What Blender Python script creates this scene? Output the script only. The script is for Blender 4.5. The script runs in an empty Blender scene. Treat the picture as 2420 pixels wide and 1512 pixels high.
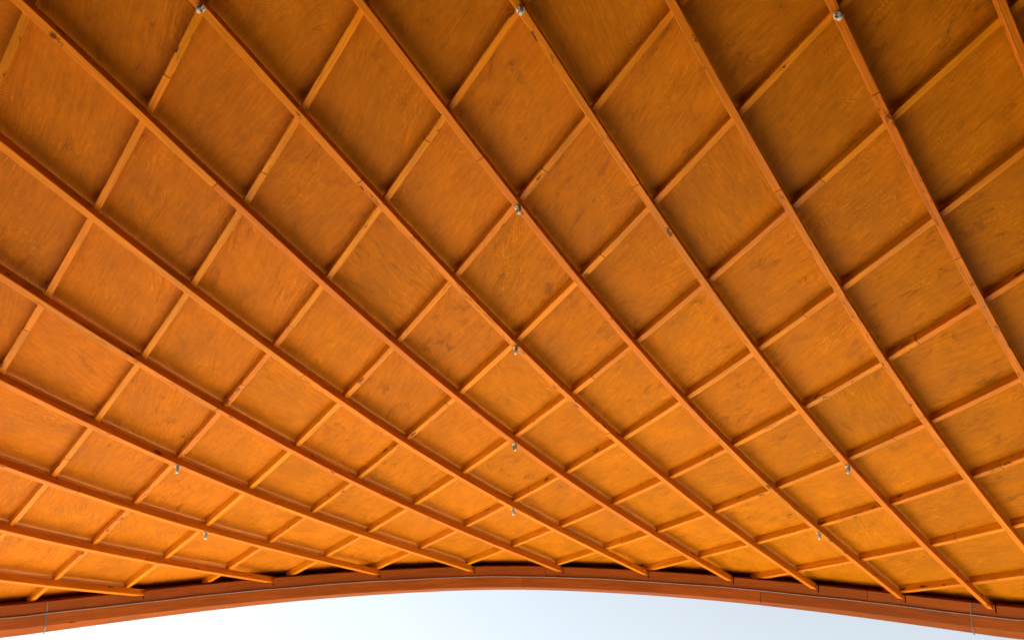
import bpy, math, random
import numpy as np
from mathutils import Vector, Matrix

random.seed(7)
S = bpy.context.scene
COL = S.collection

# ------------------------------------------------------------------ camera
PITCH = math.radians(52.0)
CAM = np.array([0.0, 0.0, 1.6])
cam_d = bpy.data.cameras.new('camera')
cam_d.sensor_width = 36.0
cam_d.lens = 36.0 * 1850.0 / 2420.0
cam_d.clip_start = 0.05
cam_d.clip_end = 5000.0
cam = bpy.data.objects.new('camera', cam_d)
cam.location = CAM
cam.rotation_euler = (math.radians(90) + PITCH, 0, 0)
COL.objects.link(cam)
S.camera = cam

# ------------------------------------------------------------------ sky, sun, exposure
SUN_EL, SUN_AZ = math.radians(47), math.radians(-60)      # azimuth from +Y, clockwise
world = bpy.data.worlds.new('World')
S.world = world
world.use_nodes = True
wn = world.node_tree.nodes
wl = world.node_tree.links
bg = wn['Background']
sky = wn.new('ShaderNodeTexSky')
sky.sky_type = 'NISHITA'
sky.sun_disc = False
sky.sun_elevation = SUN_EL
sky.sun_rotation = SUN_AZ
sky.air_density = 1.0
sky.dust_density = 0.2
sky.ozone_density = 1.0
hs = wn.new('ShaderNodeHueSaturation')
hs.inputs['Saturation'].default_value = 0.30
hs.inputs['Hue'].default_value = 0.475
wl.new(sky.outputs[0], hs.inputs['Color'])
wl.new(hs.outputs[0], bg.inputs[0])
bg.inputs[1].default_value = 0.05

sd = bpy.data.lights.new('sun', 'SUN')
sd.energy = 5.0
sd.angle = math.radians(0.53)
sd.color = (1.0, 0.95, 0.87)
sun = bpy.data.objects.new('sun', sd)
dirv = Vector((math.sin(SUN_AZ) * math.cos(SUN_EL), math.cos(SUN_AZ) * math.cos(SUN_EL), math.sin(SUN_EL)))
sun.rotation_euler = dirv.to_track_quat('Z', 'Y').to_euler()
sun.location = (-20, 20, 40)
COL.objects.link(sun)

S.view_settings.view_transform = 'Standard'
S.view_settings.look = 'None'
S.view_settings.exposure = 2.2
S.view_settings.gamma = 1.0
S.view_settings.use_curve_mapping = False
S.cycles.max_bounces = 7
S.cycles.diffuse_bounces = 5
S.cycles.glossy_bounces = 2
S.cycles.adaptive_threshold = 0.02

# ------------------------------------------------------------------ the shell surface
# One lattice cell edge is ED metres.  (i, j): i across, j towards the front edge; nodes have i + j even.
ED = 0.8
P4 = np.array([[0.03667, 0.85481, 8.33322], [-0.03223, 2.8346, 2.8221], [-0.00541, -0.35259, 0.20291], [0.00128, -0.01703, -0.05654], [0.00185, 0.03384, -0.01061], [4.80012, 0.01496, 0.06198], [0.41167, -0.01534, 0.03499], [0.15376, 0.0162, -0.00947], [-0.03481, 0.00875, -0.0324], [-0.0016, 0.31107, -0.6985], [0.017, 0.06495, -0.15808], [0.01968, -0.00883, 0.06281], [-0.03048, -0.00166, -0.01795], [-0.09027, 0.00975, -0.01803], [-0.01237, -0.0004, 0.05032]])
P2 = np.array([[0.03482, 0.85263, 8.31433], [4.83601, 0.02004, 0.04311], [-0.02336, 2.85291, 2.70775], [-0.00851, 0.30706, -0.61328], [0.311, -0.00091, -0.00324], [0.00566, -0.32289, 0.22174]])
FWD = np.array([0, math.cos(PITCH), math.sin(PITCH)])
UPV = np.array([0, -math.sin(PITCH), math.cos(PITCH)])
RGT = np.array([1.0, 0, 0])
BAS = np.stack([RGT, -UPV, FWD])


def b4(i, j):
    a, b = i / 8.0, (j - 5) / 5.0
    return np.array([a ** p * b ** q for p in range(5) for q in range(5 - p)])


def b2(i, j):
    a, b = i / 8.0, (j - 5) / 5.0
    return np.array([1, a, b, a * a, a * b, b * b])


def surf(i, j):
    ic = min(max(i, -9.8), 9.8)
    jc = min(max(j, -0.3), 11.6)
    p = b4(ic, jc) @ P4
    if ic != i or jc != j:
        p = p + (b2(i, j) - b2(ic, jc)) @ P2
    return CAM + ED * (p @ BAS)


def unit(v):
    return v / np.linalg.norm(v)


def normal(i, j):
    """unit surface normal pointing down into the room"""
    e = 0.05
    di = surf(i + e, j) - surf(i - e, j)
    dj = surf(i, j + e) - surf(i, j - e)
    n = unit(np.cross(di, dj))
    return n if n[2] < 0 else -n


def edge_j(i):
    return -2.6976e-05 * i ** 4 + 2.1399e-05 * i ** 3 + -0.01400 * i ** 2 + -0.00920 * i + 11.0779


W = 0.0635 * ED          # batten width
HA = 0.080 * ED         # lower layer height
HB = 0.085 * ED         # upper layer height

# ------------------------------------------------------------------ helpers


def mesh_obj(name, verts, faces, uvs=None, mat=None, parent=None, smooth=False, color=None):
    me = bpy.data.meshes.new(name)
    me.from_pydata([tuple(v) for v in verts], [], faces)
    if uvs is not None:
        lay = me.uv_layers.new(name='UVMap')
        k = 0
        for f in uvs:
            for uv in f:
                lay.data[k].uv = uv
                k += 1
    if mat:
        me.materials.append(mat)
    if smooth:
        for p in me.polygons:
            p.use_smooth = True
    me.update()
    o = bpy.data.objects.new(name, me)
    COL.objects.link(o)
    if parent:
        o.parent = parent
    if color:
        o.color = color
    return o


def rnd(a, b):
    return random.uniform(a, b)


def sweep(name, pts, frames, section, mat, parent, color, closed_ends=True):
    """section: list of (side, up) offsets; frames: list of (side, up) vectors"""
    n = len(section)
    verts, faces, uvs = [], [], []
    per = [0.0]
    for k in range(n):
        a, b = section[k], section[(k + 1) % n]
        per.append(per[-1] + math.hypot(a[0] - b[0], a[1] - b[1]))
    ln = [0.0]
    for k in range(1, len(pts)):
        ln.append(ln[-1] + float(np.linalg.norm(pts[k] - pts[k - 1])))
    for p, (s, u) in zip(pts, frames):
        for a, b in section:
            verts.append(p + s * a + u * b)
    for k in range(len(pts) - 1):
        for m in range(n):
            a, b = k * n + m, k * n + (m + 1) % n
            faces.append((a, b, b + n, a + n))
            uvs.append(((ln[k], per[m]), (ln[k], per[m + 1]), (ln[k + 1], per[m + 1]), (ln[k + 1], per[m])))
    if closed_ends:
        faces.append(tuple(reversed(range(n))))
        uvs.append([(section[m][0], section[m][1]) for m in reversed(range(n))])
        base = (len(pts) - 1) * n
        faces.append(tuple(base + m for m in range(n)))
        uvs.append([(section[m][0], section[m][1]) for m in range(n)])
    return mesh_obj(name, verts, faces, uvs, mat, parent, color=color)

# ------------------------------------------------------------------ materials


class NT:
    def __init__(self, name):
        self.m = bpy.data.materials.new(name)
        self.m.use_nodes = True
        self.n = self.m.node_tree.nodes
        self.l = self.m.node_tree.links
        self.b = self.n['Principled BSDF']

    def node(self, t, **kw):
        x = self.n.new(t)
        for k, v in kw.items():
            setattr(x, k, v)
        return x

    def put(self, sock, v):
        if isinstance(v, bpy.types.NodeSocket):
            self.l.new(v, sock)
        else:
            sock.default_value = v

    def math(self, op, a, b=0.0, c=0.0, clamp=False):
        x = self.node('ShaderNodeMath', operation=op, use_clamp=clamp)
        self.put(x.inputs[0], a)
        self.put(x.inputs[1], b)
        self.put(x.inputs[2], c)
        return x.outputs[0]

    def mix(self, f, a, b, mode='MIX'):
        x = self.node('ShaderNodeMix', data_type='RGBA', blend_type=mode)
        self.put(x.inputs[0], f)
        self.put(x.inputs[6], a)
        self.put(x.inputs[7], b)
        return x.outputs[2]

    def ramp(self, f, lo, hi, to0=0.0, to1=1.0):
        x = self.node('ShaderNodeMapRange', interpolation_type='SMOOTHSTEP')
        self.put(x.inputs[0], f)
        x.inputs[1].default_value = lo
        x.inputs[2].default_value = hi
        x.inputs[3].default_value = to0
        x.inputs[4].default_value = to1
        return x.outputs[0]

    def noise(self, vec, scale, detail=3, rough=0.55, dist=0.0):
        x = self.node('ShaderNodeTexNoise')
        self.l.new(vec, x.inputs['Vector'])
        x.inputs['Scale'].default_value = scale
        x.inputs['Detail'].default_value = detail
        x.inputs['Roughness'].default_value = rough
        x.inputs['Distortion'].default_value = dist
        return x.outputs['Fac']

    def scaled(self, vec, sc, off=None):
        x = self.node('ShaderNodeVectorMath', operation='MULTIPLY')
        self.l.new(vec, x.inputs[0])
        x.inputs[1].default_value = sc
        if off is None:
            return x.outputs[0]
        y = self.node('ShaderNodeVectorMath', operation='ADD')
        self.l.new(x.outputs[0], y.inputs[0])
        self.l.new(off, y.inputs[1])
        return y.outputs[0]

    def seedvec(self):
        """object colour: R brightness, G knots/wear, B seed, A hue"""
        oi = self.node('ShaderNodeObjectInfo')
        sep = self.node('ShaderNodeSeparateColor')
        self.l.new(oi.outputs['Color'], sep.inputs[0])
        s = self.math('MULTIPLY', sep.outputs[2], 97.0)
        cv = self.node('ShaderNodeCombineXYZ')
        self.l.new(s, cv.inputs[0])
        self.l.new(s, cv.inputs[1])
        self.l.new(s, cv.inputs[2])
        return sep.outputs[0], sep.outputs[1], cv.outputs[0], oi.outputs['Alpha']


def scale_color(t, col, fac):
    """multiply a colour by a scalar"""
    x = t.node('ShaderNodeVectorMath', operation='SCALE')
    t.put(x.inputs[0], col[:3] if isinstance(col, tuple) else col)
    t.put(x.inputs[3], fac)
    return x.outputs[0]


def make_panel_mat():
    t = NT('painted_plywood')
    bright, wear, seed, hue = t.seedvec()
    uv = t.node('ShaderNodeUVMap').outputs[0]
    c = t.node('ShaderNodeVectorMath', operation='ADD')
    t.l.new(uv, c.inputs[0])
    t.l.new(seed, c.inputs[1])
    v = c.outputs[0]
    # rotary cut figure: contour lines of a noise stretched along the grain
    warp = t.noise(t.scaled(v, (3.0, 9.0, 1)), 1.0, 1, 0.5, 0.8)
    fine = t.noise(t.scaled(v, (9.0, 40.0, 1)), 1.0, 2, 0.6, 0.3)
    ph = t.math('MULTIPLY', warp, 120.0)
    ph = t.math('ADD', ph, t.math('MULTIPLY', fine, 9.0))
    line = t.math('SINE', ph)
    line = t.math('POWER', t.math('MULTIPLY_ADD', line, 0.5, 0.5), 3.0)
    mask = t.ramp(t.noise(v, 2.6, 1, 0.5), 0.46, 0.72)
    fig = t.math('MULTIPLY', line, mask)
    blotch = t.noise(v, 3.6, 3, 0.65, 0.3)
    streak = t.noise(t.scaled(v, (6.0, 60.0, 1)), 1.0, 2, 0.6)
    grime = t.ramp(t.noise(t.scaled(v, (4.5, 9.0, 1)), 1.0, 5, 0.75, 0.6), 0.52, 0.80)
    grime = t.math('MULTIPLY', grime, t.math('MULTIPLY_ADD', wear, 0.7, 0.32))
    fac = t.math('MULTIPLY', bright, t.ramp(blotch, 0.25, 0.75, 0.88, 1.10))
    fac = t.math('MULTIPLY', fac, t.ramp(streak, 0.3, 0.7, 0.91, 1.08))
    fac = t.math('MULTIPLY', fac, t.math('MULTIPLY_ADD', fig, 0.18, 0.96))
    mott = t.noise(t.scaled(v, (22.0, 34.0, 1)), 1.0, 2, 0.7)
    fac = t.math('MULTIPLY', fac, t.ramp(mott, 0.25, 0.75, 0.93, 1.06))
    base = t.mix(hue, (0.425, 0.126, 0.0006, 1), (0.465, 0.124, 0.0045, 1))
    base = t.mix(t.math('MULTIPLY', fig, 0.22), base, (0.52, 0.17, 0.009, 1))
    base = scale_color(t, base, fac)
    base = t.mix(grime, base, (0.13, 0.032, 0.004, 1))
    t.l.new(base, t.b.inputs['Base Color'])
    t.put(t.b.inputs['Roughness'], t.ramp(blotch, 0.3, 0.7, 0.42, 0.58))
    t.b.inputs['Specular IOR Level'].default_value = 0.05
    bu = t.node('ShaderNodeBump')
    bu.inputs['Strength'].default_value = 0.55
    bu.inputs['Distance'].default_value = 0.003
    h = t.math('ADD', fig, t.math('MULTIPLY', streak, 0.6))
    h = t.math('ADD', h, t.math('MULTIPLY', blotch, 1.2))
    h = t.math('ADD', h, t.math('MULTIPLY', mott, 0.35))
    t.l.new(h, bu.inputs['Height'])
    t.l.new(bu.outputs[0], t.b.inputs['Normal'])
    return t.m


def make_wood(name, ca, cb, dark, rough=0.45, spec=0.45, knots=True):
    t = NT(name)
    bright, wear, seed, hue = t.seedvec()
    uv = t.node('ShaderNodeUVMap').outputs[0]
    c = t.node('ShaderNodeVectorMath', operation='ADD')
    t.l.new(uv, c.inputs[0])
    t.l.new(seed, c.inputs[1])
    v = c.outputs[0]
    grain = t.noise(t.scaled(v, (3.0, 95.0, 1)), 1.0, 2, 0.6, 0.5)
    broad = t.noise(t.scaled(v, (1.6, 11.0, 1)), 1.0, 2, 0.6)
    fac = t.math('MULTIPLY', bright, t.ramp(grain, 0.3, 0.7, 0.82, 1.10))
    fac = t.math('MULTIPLY', fac, t.ramp(broad, 0.3, 0.7, 0.86, 1.10))
    base = t.mix(t.math('ADD', hue, t.math('MULTIPLY_ADD', broad, 0.8, -0.4), clamp=True), ca, cb)
    base = scale_color(t, base, fac)
    h = t.math('MULTIPLY', grain, 0.5)
    if knots:
        vo = t.node('ShaderNodeTexVoronoi', feature='F1', voronoi_dimensions='2D')
        w = t.node('ShaderNodeVectorMath', operation='ADD')
        t.l.new(t.scaled(v, (4.2, 13.0, 1)), w.inputs[0])
        nz = t.node('ShaderNodeTexNoise')
        t.l.new(v, nz.inputs['Vector'])
        nz.inputs['Scale'].default_value = 40
        ns = t.scaled(nz.outputs['Color'], (0.45, 0.45, 0))
        t.l.new(ns, w.inputs[1])
        t.l.new(w.outputs[0], vo.inputs['Vector'])
        vo.inputs['Scale'].default_value = 1.0
        vo.inputs['Randomness'].default_value = 1.0
        sc = t.node('ShaderNodeSeparateColor')
        t.l.new(vo.outputs['Color'], sc.inputs[0])
        keep = t.math('LESS_THAN', sc.outputs[0], t.math('MULTIPLY_ADD', wear, 0.55, 0.03))
        size = t.math('MULTIPLY_ADD', t.math('POWER', sc.outputs[1], 2.0), 0.20, 0.06)
        core = t.math('SUBTRACT', 1.0, t.math('DIVIDE', vo.outputs['Distance'], size), clamp=True)
        k = t.math('MULTIPLY', t.ramp(core, 0.0, 0.65), keep)
        # torn, stained streaks on worn boards
        st = t.ramp(t.noise(t.scaled(v, (8.0, 40.0, 1)), 1.0, 3, 0.7, 1.0), 0.56, 0.68)
        st = t.math('MULTIPLY', st, t.ramp(wear, 0.35, 0.9))
        k = t.math('MAXIMUM', k, t.math('MULTIPLY', st, 0.85))
        base = t.mix(t.math('MULTIPLY', k, 0.9), base, dark)
        h = t.math('SUBTRACT', h, t.math('MULTIPLY', k, 0.25))
    t.l.new(base, t.b.inputs['Base Color'])
    t.put(t.b.inputs['Roughness'], t.ramp(broad, 0.3, 0.7, rough - 0.06, rough + 0.08))
    t.b.inputs['Specular IOR Level'].default_value = spec
    bu = t.node('ShaderNodeBump')
    bu.inputs['Strength'].default_value = 0.35
    bu.inputs['Distance'].default_value = 0.002
    t.l.new(h, bu.inputs['Height'])
    t.l.new(bu.outputs[0], t.b.inputs['Normal'])
    return t.m


def simple_mat(name, col, rough=0.6, metal=0.0, vary=0.12, scale=30.0):
    t = NT(name)
    tc = t.node('ShaderNodeTexCoord').outputs['Object']
    n = t.noise(tc, scale, 4, 0.6)
    c = scale_color(t, col, t.ramp(n, 0.3, 0.7, 1 - vary, 1 + vary))
    t.l.new(c, t.b.inputs['Base Color'])
    t.b.inputs['Roughness'].default_value = rough
    t.b.inputs['Metallic'].default_value = metal
    return t.m


M_PANEL = make_panel_mat()
M_WOOD = make_wood('varnished_batten', (0.60, 0.188, 0.002, 1), (0.57, 0.142, 0.006, 1), (0.085, 0.016, 0.002, 1), 0.38, 0.11)
M_BEAM = make_wood('varnished_beam', (0.27, 0.058, 0.003, 1), (0.24, 0.047, 0.003, 1), (0.08, 0.016, 0.003, 1), 0.5, 0.08)
M_LATH = make_wood('packing_wood', (0.74, 0.40, 0.13, 1), (0.68, 0.36, 0.13, 1), (0.10, 0.03, 0.01, 1), 0.6, 0.25, False)
M_DECK = make_wood('roof_boards', (0.45, 0.14, 0.02, 1), (0.42, 0.13, 0.025, 1), (0.1, 0.02, 0.005, 1), 0.6, 0.25, False)
M_NEAR_BLACK = simple_mat('near_black_board', (0.035, 0.016, 0.010, 1), 0.8)  # near-black: painted-in shade for the beam gap, low bounce for added walls
M_CREAM = simple_mat('aged_cream_metal', (0.50, 0.46, 0.36, 1), 0.45, 0.0, 0.22, 60)
M_SCREW = simple_mat('dark_screw', (0.035, 0.028, 0.022, 1), 0.5, 0.6)
M_CABLE = simple_mat('grey_cable_sheath', (0.20, 0.14, 0.11, 1), 0.6)
M_STEEL = simple_mat('galvanised_steel', (0.16, 0.14, 0.13, 1), 0.55, 0.4)
M_DARKSTEEL = simple_mat('weathered_steel', (0.10, 0.075, 0.065, 1), 0.5, 0.5)

# ------------------------------------------------------------------ ground


ADDED_FLOOR_FRONT = 4.6


def make_ground():
    t = NT('pale_bounce_paving')
    tc = t.node('ShaderNodeTexCoord').outputs['Object']
    br = t.node('ShaderNodeTexBrick')
    t.l.new(tc, br.inputs['Vector'])
    br.inputs['Scale'].default_value = 2.0
    br.inputs['Color1'].default_value = (0.70, 0.67, 0.61, 1)
    br.inputs['Color2'].default_value = (0.66, 0.63, 0.57, 1)
    br.inputs['Mortar'].default_value = (0.28, 0.26, 0.23, 1)
    br.inputs['Mortar Size'].default_value = 0.012
    n = t.noise(tc, 1.7, 5, 0.6)
    c = scale_color(t, br.outputs['Color'], t.ramp(n, 0.3, 0.7, 0.9, 1.08))
    t.l.new(c, t.b.inputs['Base Color'])
    t.b.inputs['Roughness'].default_value = 0.8
    r = 2500.0
    z = -0.45
    g = NT('low_bounce_turf')  # unseen ground made dark turf to hold down bounce light
    gc = g.node('ShaderNodeTexCoord').outputs['Object']
    gn = g.noise(gc, 3.0, 5, 0.65)
    g.l.new(g.mix(g.ramp(gn, 0.35, 0.65), (0.030, 0.045, 0.014, 1), (0.065, 0.070, 0.028, 1)), g.b.inputs['Base Color'])
    g.b.inputs['Roughness'].default_value = 0.9
    o = mesh_obj('ground', [(-r, -r, z), (r, -r, z), (r, r, z), (-r, r, z)], [(0, 1, 2, 3)], None, g.m)
    o['kind'] = 'structure'
    x0, x1, y0, y1, z = -30.0, 6.0, ADDED_FLOOR_FRONT - 0.2, 19.0, -0.446
    o = mesh_obj('added_bounce_paving', [(x0, y0, z), (x1, y0, z), (x1, y1, z), (x0, y1, z)], [(0, 1, 2, 3)], None, t.m)  # unseen pale sheet added to bounce sunlight up onto the ceiling
    o['kind'] = 'structure'


make_ground()


def make_added_floor():
    t = NT('added_floor_boards')
    tc = t.node('ShaderNodeTexCoord').outputs['Object']
    br = t.node('ShaderNodeTexBrick')
    t.l.new(tc, br.inputs['Vector'])
    br.inputs['Scale'].default_value = 1.0
    br.inputs['Brick Width'].default_value = 3.0
    br.inputs['Row Height'].default_value = 0.14
    br.inputs['Color1'].default_value = (0.26, 0.155, 0.09, 1)
    br.inputs['Color2'].default_value = (0.20, 0.12, 0.07, 1)
    br.inputs['Mortar'].default_value = (0.02, 0.015, 0.01, 1)
    br.inputs['Mortar Size'].default_value = 0.006
    n = t.noise(tc, 2.0, 5, 0.6)
    c = scale_color(t, br.outputs['Color'], t.ramp(n, 0.3, 0.7, 0.85, 1.15))
    t.l.new(c, t.b.inputs['Base Color'])
    t.b.inputs['Roughness'].default_value = 0.6
    x0, x1, y0, y1 = -10.0, 10.0, -9.0, ADDED_FLOOR_FRONT
    v = [(x, y, z) for z in (-0.46, 0.0) for (x, y) in ((x0, y0), (x1, y0), (x1, y1), (x0, y1))]
    f = [(4, 5, 6, 7), (0, 1, 5, 4), (1, 2, 6, 5), (2, 3, 7, 6), (3, 0, 4, 7)]
    o = mesh_obj('added_floor', v, f, None, t.m)  # unseen floor added to shape the bounce light under the roof
    o['kind'] = 'structure'
    return t.m


M_ADDED_FLOOR = make_added_floor()

# ------------------------------------------------------------------ the roof
roof = bpy.data.objects.new('timber_canopy', None)
roof.location = (0, 0, 0)
COL.objects.link(roof)
roof['label'] = 'curved orange timber lattice roof with plywood panels and arched edge beam'
roof['category'] = 'canopy'

IMAX, JMIN = 12.0, -3.0
SIDE_J = 6.0


def frame(i, j, di, dj):
    e = 0.05
    tg = unit(surf(i + di * e, j + dj * e) - surf(i - di * e, j - dj * e))
    n = normal(i, j)
    s = unit(np.cross(tg, n))
    return s, -n       # side, up (away from the room)


CH = 0.004


def batten_section(w, d0, h):
    return [(-w / 2, d0 + CH), (-w / 2 + CH, d0), (w / 2 - CH, d0), (w / 2, d0 + CH), (w / 2, d0 + h), (-w / 2, d0 + h)]


def build_line(kind, c, joints, d0, h, worn, wears):
    """kind 'A': i - j = c ; kind 'B': i + j = c.  The line is cut into boards at the joints."""
    # parameter t = j, rising towards the front edge
    ii = (lambda t: c + t) if kind == 'A' else (lambda t: c - t)
    di = 1 if kind == 'A' else -1
    t0 = JMIN - 0.3
    while abs(ii(t0)) > IMAX and t0 < 14:
        t0 += 0.05
    t1 = t0
    over = 0.06 if kind == 'A' else 0.16
    while abs(ii(t1)) <= IMAX + 0.01 and t1 < edge_j(ii(t1)) + over:
        t1 += 0.01
    if t1 - t0 < 0.4:
        return
    cuts = [t0] + [q for q in sorted(joints) if t0 + 0.3 < q < t1 - 0.3] + [t1]
    for a, b in zip(cuts[:-1], cuts[1:]):
        gap = 0.003
        aa, bb = a + (gap if a > t0 else 0), b - (gap if b < t1 else 0)
        n = max(3, int((bb - aa) * 4))
        ts = np.linspace(aa, bb, n + 1)
        w = W * rnd(0.965, 1.03) * (1.0 if kind == 'A' else 0.92)
        lat = rnd(-0.0015, 0.0015)
        dd = rnd(-0.0012, 0.0012)
        pts, fr = [], []
        for t in ts:
            i = ii(t)
            s, u = frame(i, t, di, 1)
            pts.append(surf(i, t) + s * lat)
            fr.append((s, u))
        mid = (a + b) / 2
        wr = rnd(0.08, 0.42)
        if random.random() < 0.18:
            wr = rnd(0.6, 0.85)
        for lo, hi, val in wears:
            if lo <= mid <= hi:
                wr = val
        sweep('batten', pts, fr, batten_section(w, d0 + dd, h - dd), M_WOOD, roof,
              (rnd(0.93, 1.08), wr, random.random(), rnd(0.35, 1.0) if kind == 'A' else rnd(0.0, 0.6)))


A_JOINT = {-6: [1.7, 5.2], -2: [1.45], -4: [1.7], 0: [1.72], 2: [1.73, 5.3], 4: [0.7, 2.4, 5.6], -10: [4.9], -12: [3.6, 7.4],
           -8: [4.4, 7.7], -14: [6.3], -16: [5.2, 8.7]}
B_JOINT = {-4: [0.63, 3.4], -2: [1.63], -6: [2.66], -3: [], 2: [1.62, 4.7], 6: [1.65], 4: [2.67, 5.2], 8: [3.4], 10: [3.65, 6.4],
           0: [1.3, 3.65, 4.6, 8.4], 12: [5.4]}
A_WEAR = {4: [(0.8, 9, 0.95)], 0: [(-4, 1.7, 0.7), (1.7, 12, 0.55)], -2: [(1.4, 12, 0.4)], 2: [(5, 12, 0.6)], -8: [(7.6, 12, 0.6)]}
B_WEAR = {0: [(4.5, 8.5, 1.0)], 2: [(1.0, 5, 0.75)], 10: [(3, 6.5, 0.9)], 14: [(0, 12, 0.7)]}
for c in range(-26, 17, 2):
    js = list(A_JOINT.get(c, []))
    if not js:
        q = rnd(-2, 3)
        while q < 12:
            js.append(math.floor(q) + 0.7)
            q += rnd(3.2, 5.5)
    else:
        q = max(js) + rnd(3.0, 4.5)
        while q < 11:
            js.append(math.floor(q) + 0.7)
            q += rnd(3.0, 5.0)
    build_line('A', c, js, 0.0, HA, 0, A_WEAR.get(c, []))
for c in range(-16, 27, 2):
    js = list(B_JOINT.get(c, []))
    q = (max(js) if js else rnd(-3, 2)) + rnd(2.6, 4.2)
    while q < 11:
        js.append(math.floor(q) + 0.65)
        q += rnd(2.8, 4.6)
    build_line('B', c, js, HA + 0.0005, HB - 0.0005, 0, B_WEAR.get(c, []))

# plywood panels, one for each cell (cell centre has i + j odd)
D_PANEL = HA + HB
TH = 0.012


def panel(ic, jc, n=4):
    verts, faces, uvs = [], [], []
    idx = {}
    ang = rnd(-0.22, 0.22) + (math.pi / 2 if random.random() < 0.12 else 0)
    ca, sa = math.cos(ang), math.sin(ang)

    def rot(u):
        return [(x * ca - y * sa, x * sa + y * ca) for x, y in u]

    for lay, d in ((0, D_PANEL + 0.001), (1, D_PANEL + 0.001 + TH)):
        for a in range(n + 1):
            for b in range(n + 1):
                p, q = a / n - 0.5, b / n - 0.5            # p along A, q along B
                i = ic + (p - q)
                j = jc + (p + q)
                je = edge_j(i) + 0.34
                j = min(j, je)
                nn = normal(i, j)
                idx[lay, a, b] = len(verts)
                verts.append(surf(i, j) - nn * d)
    for lay in (0, 1):
        for a in range(n):
            for b in range(n):
                f = [idx[lay, a, b], idx[lay, a + 1, b], idx[lay, a + 1, b + 1], idx[lay, a, b + 1]]
                u = [(b * ED / n, a * ED / n), (b * ED / n, (a + 1) * ED / n), ((b + 1) * ED / n, (a + 1) * ED / n), ((b + 1) * ED / n, a * ED / n)]
                if lay == 0:
                    f.reverse()
                    u.reverse()
                faces.append(f)
                uvs.append(rot(u))
    ring = [(a, 0) for a in range(n)] + [(n, b) for b in range(n)] + [(a, n) for a in range(n, 0, -1)] + [(0, b) for b in range(n, 0, -1)]
    for k in range(len(ring)):
        a, b = ring[k], ring[(k + 1) % len(ring)]
        faces.append([idx[0, a[0], a[1]], idx[0, b[0], b[1]], idx[1, b[0], b[1]], idx[1, a[0], a[1]]])
        uvs.append([(0, 0), (0.2, 0), (0.2, TH), (0, TH)])
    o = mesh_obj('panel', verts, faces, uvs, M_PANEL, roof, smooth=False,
                 color=(rnd(0.92, 1.07), min(1, max(0, rnd(0, 1.0) ** 1.4 + 0.025 * ic)), random.random(), min(1, max(0, 0.40 - 0.05 * ic + rnd(-0.15, 0.15)))))  # hue drifts pinker to the left, painting in a sky-reflection tint
    return o


def strip(c, j0, j1):
    """packing lath on top of a lower batten, between two upper battens"""
    pts, fr = [], []
    for t in np.linspace(j0, j1, 5):
        s, u = frame(c + t, t, 1, 1)
        pts.append(surf(c + t, t))
        fr.append((s, u))
    w = W * 0.62
    tp = HA + HB * rnd(0.50, 0.62)
    sec = [(-w / 2, HA + 0.0008), (w / 2, HA + 0.0008), (w / 2, tp), (-w / 2, tp)]
    sweep('packing_lath', pts, fr, sec, M_LATH, roof, (rnd(0.85, 1.1), 0.1, random.random(), rnd(0, 1)))


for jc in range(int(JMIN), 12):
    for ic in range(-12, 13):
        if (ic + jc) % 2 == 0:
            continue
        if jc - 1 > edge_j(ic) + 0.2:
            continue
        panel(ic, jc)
for c in range(-26, 17, 2):
    for j in range(int(JMIN), 12):
        i = c + j
        if abs(i) > 11 or abs(i + 1) > 11:
            continue
        j1 = j + 0.955
        if j1 > edge_j(c + j1) - 0.05:
            continue
        strip(c, j + 0.045, j1)

# ------------------------------------------------------------------ roof deck above the panels


def deck():
    verts, faces, uvs = [], [], []
    us = np.arange(-16, 16.01, 0.5)
    nv = 44
    for lay, d in ((0, D_PANEL + TH + 0.012), (1, D_PANEL + TH + 0.06)):
        for i in us:
            jt = edge_j(i) + 0.36
            for b in range(nv + 1):
                j = -12 + (jt + 12) * b / nv
                verts.append(surf(i, j) - normal(i, j) * d)
    m = len(us) * (nv + 1)
    for lay in (0, 1):
        for a in range(len(us) - 1):
            for b in range(nv):
                k = lay * m + a * (nv + 1) + b
                f = [k, k + 1, k + nv + 2, k + nv + 1]
                faces.append(f)
                uvs.append([(b * .45, a * .4), (b * .45 + .45, a * .4), (b * .45 + .45, a * .4 + .4), (b * .45, a * .4 + .4)])
    ring = [a * (nv + 1) for a in range(len(us))] + [(len(us) - 1) * (nv + 1) + b for b in range(1, nv + 1)] \
        + [a * (nv + 1) + nv for a in range(len(us) - 2, -1, -1)] + [b for b in range(nv - 1, 0, -1)]
    for k in range(len(ring)):
        a, b = ring[k], ring[(k + 1) % len(ring)]
        faces.append([a, b, b + m, a + m])
        uvs.append([(0, 0), (.4, 0), (.4, .05), (0, .05)])
    return mesh_obj('roof_deck', verts, faces, uvs, M_DECK, roof, color=(1, 0, 0.3, 0.5))


deck()



def light_blocker(name, path):  # unseen walls added to block light from behind and the sides
    verts, faces = [], []
    for i, j in path:
        p = surf(i, j) - normal(i, j) * (D_PANEL + TH + 0.02)
        c = np.array([0.0, 2.0])
        o = (p[:2] - c) / np.linalg.norm(p[:2] - c) * 0.2
        for k in (0, 1):
            verts.append((p[0] + o[0] * k, p[1] + o[1] * k, -0.46))
            verts.append((p[0] + o[0] * k, p[1] + o[1] * k, p[2]))
    for k in range(len(path) - 1):
        a = k * 4
        faces += [(a, a + 4, a + 5, a + 1), (a + 2, a + 3, a + 7, a + 6), (a + 1, a + 5, a + 7, a + 3)]
    a = (len(path) - 1) * 4
    faces += [(0, 1, 3, 2), (a, a + 2, a + 3, a + 1)]
    o = mesh_obj(name, verts, faces, None, M_NEAR_BLACK)
    o['kind'] = 'structure'


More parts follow.
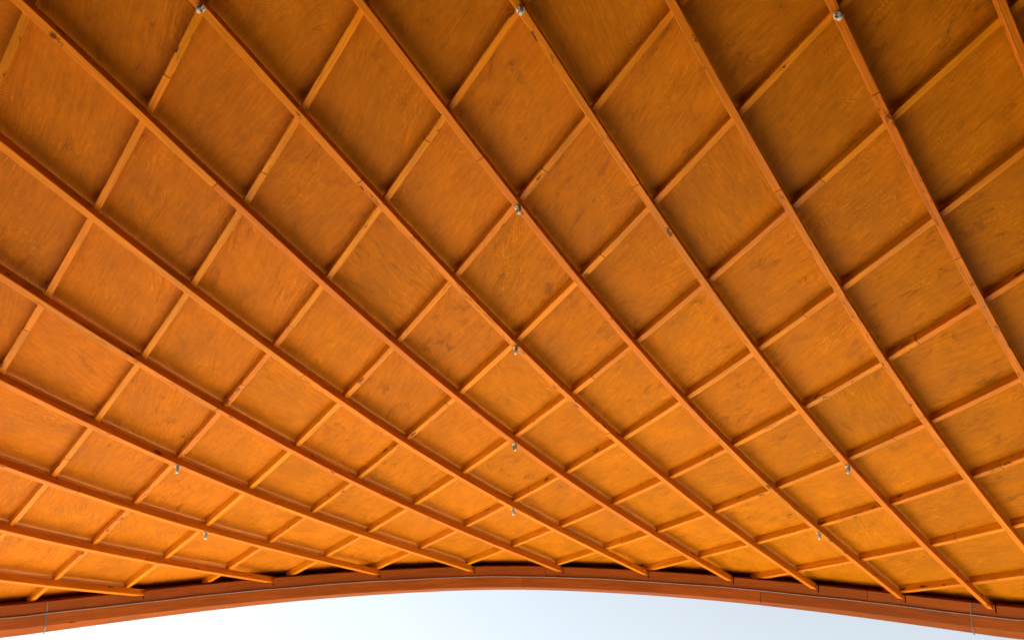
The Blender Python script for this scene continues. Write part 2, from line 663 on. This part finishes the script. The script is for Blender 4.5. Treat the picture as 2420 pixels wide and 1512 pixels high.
light_blocker('back_light_blocker', [(i, -9.5) for i in np.linspace(-14, 14, 29)])
for sx in (-1, 1):
    light_blocker('side_light_blocker', [(sx * 14, j) for j in np.linspace(-9.4, SIDE_J if sx > 0 else 0.0, 20)])

# ------------------------------------------------------------------ edge beam
BH = 0.307 * ED          # face height
BT = 0.14 * ED           # thickness


def beam_frame(i):
    """top-front point, face direction (down), outward direction"""
    j = edge_j(i)
    p = surf(i, j)
    e = 0.05
    tg = unit(surf(i + e, edge_j(i + e)) - surf(i - e, edge_j(i - e)))
    tau = math.radians(10.0) * max(0.0, 1 - (i / 10.0) ** 2)
    d = math.cos(tau) * (-UPV) - math.sin(tau) * FWD
    d = unit(d - tg * (d @ tg))
    q = unit(np.cross(tg, d))
    if q @ FWD < 0:
        q = -q
    top = p - d * ((0.052 + 0.016 * math.exp(-(i / 2.0) ** 2)) * ED)
    return top, d, q


def beam_piece(name, i0, i1, lo, hi, slots=(), back=0.0, front=0.0, soffit=False, color=None, mat=None):
    """lo, hi: distance down the face from the top edge.  slots: [(i, width)] notches cut into the top."""
    cols = []
    n = max(2, int((i1 - i0) * 3))
    for i in np.linspace(i0, i1, n + 1):
        cols.append((i, lo))
    for i, w in slots:
        if i0 + 0.05 < i < i1 - 0.05:
            cols = [q for q in cols if not (i - 0.001 <= q[0] <= i + w + 0.001)]
            dp = lo + (hi - lo) * 0.66
            cols += [(i - 0.0001, lo), (i, dp), (i + w, dp), (i + w + 0.0001, lo)]
    cols.sort()
    verts, faces, uvs = [], [], []
    ln = 0.0
    prev = None
    L = []
    for i, t in cols:
        top, d, q = beam_frame(i)
        if prev is not None:
            ln += float(np.linalg.norm(top - prev))
        prev = top
        L.append(ln)
        c = 0.005
        drop = (0.056 + 0.00077 * i * i) * ED if soffit else 0.0      # bevelled underside falls outwards
        sec = [(t, front), (hi - c, front), (hi, front + c), (hi + drop, BT - back), (t, BT - back)]
        for a, b in sec:
            verts.append(top + d * a + q * b)
    m = 5
    vv = [0, hi - lo, hi - lo + 0.007, hi - lo + BT, 2 * (hi - lo) + BT, 2 * (hi - lo) + 2 * BT]
    for k in range(len(cols) - 1):
        for s in range(m):
            a, b = k * m + s, k * m + (s + 1) % m
            faces.append((a, a + m, b + m, b))
            o0 = cols[k][1] - lo
            uvs.append(((L[k], vv[s]), (L[k + 1], vv[s]), (L[k + 1], vv[s + 1]), (L[k], vv[s + 1])))
    faces.append(tuple(range(m)))
    uvs.append([(0, .01 * x) for x in range(m)])
    faces.append(tuple((len(cols) - 1) * m + s for s in reversed(range(m))))
    uvs.append([(0, .01 * x) for x in range(m)])
    return mesh_obj(name, verts, faces, uvs, mat or M_BEAM, roof, color=color or (rnd(.92, 1.06), rnd(.05, .25), random.random(), rnd(0, 1)))


# ends of the lower battens on the beam (i where i - edge_j(i) = c)
ends = []
for c in range(-24, 14, 2):
    lo_, hi_ = -14.0, 14.0
    for _ in range(60):
        mid = (lo_ + hi_) / 2
        if mid - edge_j(mid) < c:
            lo_ = mid
        else:
            hi_ = mid
    ends.append(lo_)
slots = [(i + 0.08, 0.022) for i in ends]
SEAM_L, SEAM_R = -9.38, 9.20
up_cuts = [-15.0, SEAM_L, 0.75, 7.42, SEAM_R, 15.0]
low_cuts = [-15.0, SEAM_L, 0.25, 5.35, SEAM_R, 15.0]
G = 0.006
for a, b in zip(up_cuts[:-1], up_cuts[1:]):
    beam_piece('edge_beam_board', a + G, b - G * 0.3, 0.0, BH * 0.475, slots, front=0.002)
for a, b in zip(low_cuts[:-1], low_cuts[1:]):
    beam_piece('edge_beam_board', a + G, b - G * 0.3, BH * 0.482, BH, (), soffit=True)


def gap_shade_board():  # near-black so the gap reads as shade; lowered to stop slot light
    verts, faces = [], []
    iis = np.linspace(-15, 15, 91)
    for i in iis:
        top, d, q = beam_frame(i)
        j = edge_j(i) + 0.33
        a = surf(i, j) - normal(i, j) * (D_PANEL + 0.02)
        lowp = top + q * (BT + 0.003) + d * BH * 0.5
        for p in (lowp, a, a + q * 0.03, lowp + q * 0.03):
            verts.append(p)
    for k in range(len(iis) - 1):
        for s in range(4):
            a, b = k * 4 + s, k * 4 + (s + 1) % 4
            faces.append((a, b, b + 4, a + 4))
    return mesh_obj('gap_shade_board', verts, faces, None, M_NEAR_BLACK, roof)


gap_shade_board()



def light_stop_board():  # unseen board added to stop sky light through the beam joints
    verts, faces = [], []
    iis = np.linspace(-15, 15, 91)
    for i in iis:
        top, d, q = beam_frame(i)
        lo, hi = BH * 0.44, BH + (0.056 + 0.00077 * i * i) * ED - 0.006
        for a, b in ((lo, BT + 0.035), (hi, BT + 0.002), (hi, BT + 0.012), (lo, BT + 0.045)):
            verts.append(top + d * a + q * b)
    for k in range(len(iis) - 1):
        for m in range(4):
            a, b = k * 4 + m, k * 4 + (m + 1) % 4
            faces.append((a, b, b + 4, a + 4))
    return mesh_obj('light_stop_board', verts, faces, None, M_NEAR_BLACK, roof)


light_stop_board()

# steel strap plates over the two beam joints


def strap(i, lean):
    top, d, q = beam_frame(i)
    e = 0.02
    tg = unit(beam_frame(i + e)[0] - beam_frame(i - e)[0])

    def box(name, o, x, y, z, sx, sy, sz, mat):
        v = []
        for a in (0, 1):
            for b in (0, 1):
                for c in (0, 1):
                    v.append(o + x * (sx[a]) + y * (sy[b]) + z * (sz[c]))
        f = [(0, 1, 3, 2), (4, 6, 7, 5), (0, 4, 5, 1), (2, 3, 7, 6), (0, 2, 6, 4), (1, 5, 7, 3)]
        return mesh_obj(name, v, f, None, mat, roof)
    w = 0.0055
    box('strap', top, tg, d, q, (-w * .7, w * .7), (0.0, BH * .47), (-0.004, 0.03), M_STEEL)
    box('strap', top, tg, d, q, (-w, w), (BH * .50, BH + 0.006), (-0.005, 0.03), M_DARKSTEEL)
    dr = (0.056 + 0.00077 * i * i) * ED
    q2 = unit(q * BT + d * dr)
    d2 = unit(np.cross(tg, q2))
    d2 = d2 if d2 @ d > 0 else -d2
    ln = math.hypot(BT, dr)
    box('strap', top + d * BH, tg, d2, q2, (-w, w * 1.3), (0.001, 0.007), (-0.004, ln + 0.03), M_STEEL)


strap(SEAM_L, -1)
strap(SEAM_R, 1)

# ------------------------------------------------------------------ cable along the beam


def cable():
    pts = []
    for i in np.linspace(-14.8, 14.8, 240):
        top, d, q = beam_frame(i)
        wob = 0.0015 * math.sin(i * 2.3) + 0.001 * math.sin(i * 5.1 + 1)
        pts.append(top + d * (BH * 0.478 + wob) - q * 0.009)
    verts, faces = [], []
    n = 8
    r = 0.0062
    for k, p in enumerate(pts):
        tg = unit(pts[min(k + 1, len(pts) - 1)] - pts[max(k - 1, 0)])
        a = unit(np.cross(tg, FWD))
        b = np.cross(tg, a)
        for m in range(n):
            th = 2 * math.pi * m / n
            verts.append(p + r * (a * math.cos(th) + b * math.sin(th)))
    for k in range(len(pts) - 1):
        for m in range(n):
            a, b = k * n + m, k * n + (m + 1) % n
            faces.append((a, b, b + n, a + n))
    faces.append(tuple(reversed(range(n))))
    faces.append(tuple((len(pts) - 1) * n + m for m in range(n)))
    o = mesh_obj('cable', verts, faces, None, M_CABLE, None, smooth=True)
    o['label'] = 'thin pale grey cable running along the middle of the arched edge beam'
    o['category'] = 'cable'


cable()

# ------------------------------------------------------------------ eye brackets screwed under the lattice nodes


def lathe(profile, n=20):
    verts, faces = [], []
    for r, z in profile:
        for m in range(n):
            a = 2 * math.pi * m / n
            verts.append((r * math.cos(a), r * math.sin(a), z))
    for k in range(len(profile) - 1):
        for m in range(n):
            a, b = k * n + m, k * n + (m + 1) % n
            faces.append((a, b, b + n, a + n))
    faces.append(tuple(reversed(range(n))))
    faces.append(tuple((len(profile) - 1) * n + m for m in range(n)))
    return verts, faces


R0 = 0.033 * ED
bk_meshes = {}


def bracket_meshes():
    # local z points down, away from the batten
    v, f = lathe([(R0, 0.0), (R0, 0.004), (R0 * .96, 0.007), (R0 * .80, 0.010), (R0 * .45, 0.013), (R0 * .15, 0.014)])
    bk_meshes['base_plate'] = (v, f, M_CREAM)
    v, f = lathe([(0.0042, 0.007), (0.0042, 0.0125), (0.0030, 0.0135), (0.0008, 0.0135)], 10)
    bk_meshes['screw'] = (v, f, M_SCREW)
    # flat loop: a thick U swept in the x-z plane
    pts = []
    hw, ht = R0 * 0.58, 0.064
    for k in range(5):
        pts.append((-hw - 0.002 * (4 - k) / 4, 0.006 + (ht - 0.006 - 0.012) * k / 4))
    for k in range(1, 12):
        a = math.pi - math.pi * k / 12
        pts.append((hw * math.cos(a), ht - 0.012 + 0.016 * math.sin(a)))
    for k in range(5):
        pts.append((hw + 0.002 * k / 4, 0.006 + (ht - 0.006 - 0.012) * (4 - k) / 4))
    verts, faces = [], []
    n = 8
    for k, (x, z) in enumerate(pts):
        x0, z0 = pts[max(k - 1, 0)]
        x1, z1 = pts[min(k + 1, len(pts) - 1)]
        tx, tz = x1 - x0, z1 - z0
        l = math.hypot(tx, tz)
        nx, nz = -tz / l, tx / l
        for m in range(n):
            a = 2 * math.pi * m / n
            u, w = 0.0065 * math.cos(a), 0.0125 * math.sin(a)
            verts.append((x + nx * u, w, z + nz * u))
    for k in range(len(pts) - 1):
        for m in range(n):
            a, b = k * n + m, k * n + (m + 1) % n
            faces.append((a, b, b + n, a + n))
    bk_meshes['loop'] = (verts, faces, M_CREAM)


bracket_meshes()
_bk = {}


def bracket(i, j, label, spin, tilt=0.0):
    root = bpy.data.objects.new('eye_bracket', None)
    n = normal(i, j)
    s, u = frame(i, j, 1, 1)
    z = n
    y0 = np.cross(z, s)
    x = s * math.cos(spin) + y0 * math.sin(spin)
    y = np.cross(z, x)
    M = Matrix(((x[0], y[0], z[0], 0), (x[1], y[1], z[1], 0), (x[2], y[2], z[2], 0), (0, 0, 0, 1)))
    root.matrix_world = Matrix.Translation(Vector(surf(i, j) - z * 0.001)) @ M
    COL.objects.link(root)
    root['label'] = label
    root['category'] = 'bracket'
    root['group'] = 'eye brackets under the lattice nodes'
    for nm in ('base_plate', 'loop'):
        v, f, m = bk_meshes[nm]
        if nm not in _bk:
            me = bpy.data.meshes.new(nm)
            me.from_pydata(v, [], f)
            me.materials.append(m)
            for p in me.polygons:
                p.use_smooth = True
            me.update()
            _bk[nm] = me
        o = bpy.data.objects.new(nm, _bk[nm])
        COL.objects.link(o)
        o.parent = root
        if nm == 'loop':
            o.rotation_euler = (tilt, 0, 0)
    for sy in (-1, 1):
        v, f, m = bk_meshes['screw']
        if 'screw' not in _bk:
            me = bpy.data.meshes.new('screw')
            me.from_pydata(v, [], f)
            me.materials.append(m)
            me.update()
            _bk['screw'] = me
        o = bpy.data.objects.new('screw', _bk['screw'])
        COL.objects.link(o)
        o.parent = root
        o.location = (0, sy * R0 * 0.62, 0)


for i, j, lab in (
        (-4, 0, 'cream eye bracket on the node at the top left of the ceiling'),
        (0, 0, 'cream eye bracket on the top middle node of the ceiling'),
        (4, 0, 'cream eye bracket on the node at the top right of the ceiling'),
        (0, 2, 'second eye bracket from the top in the middle column'),
        (0, 4, 'third eye bracket from the top in the middle column'),
        (0, 6, 'fourth eye bracket from the top in the middle column'),
        (0, 8, 'lowest eye bracket of the middle column, nearest the edge beam'),
        (-6, 6, 'upper of the two eye brackets at the lower left'),
        (-6, 8, 'lower of the two eye brackets at the lower left'),
        (6, 6, 'upper of the two eye brackets at the lower right'),
        (6, 8, 'lower of the two eye brackets at the lower right')):
    bracket(i, j, lab, rnd(-0.5, 0.5) + math.pi / 4, rnd(-0.1, 0.1))
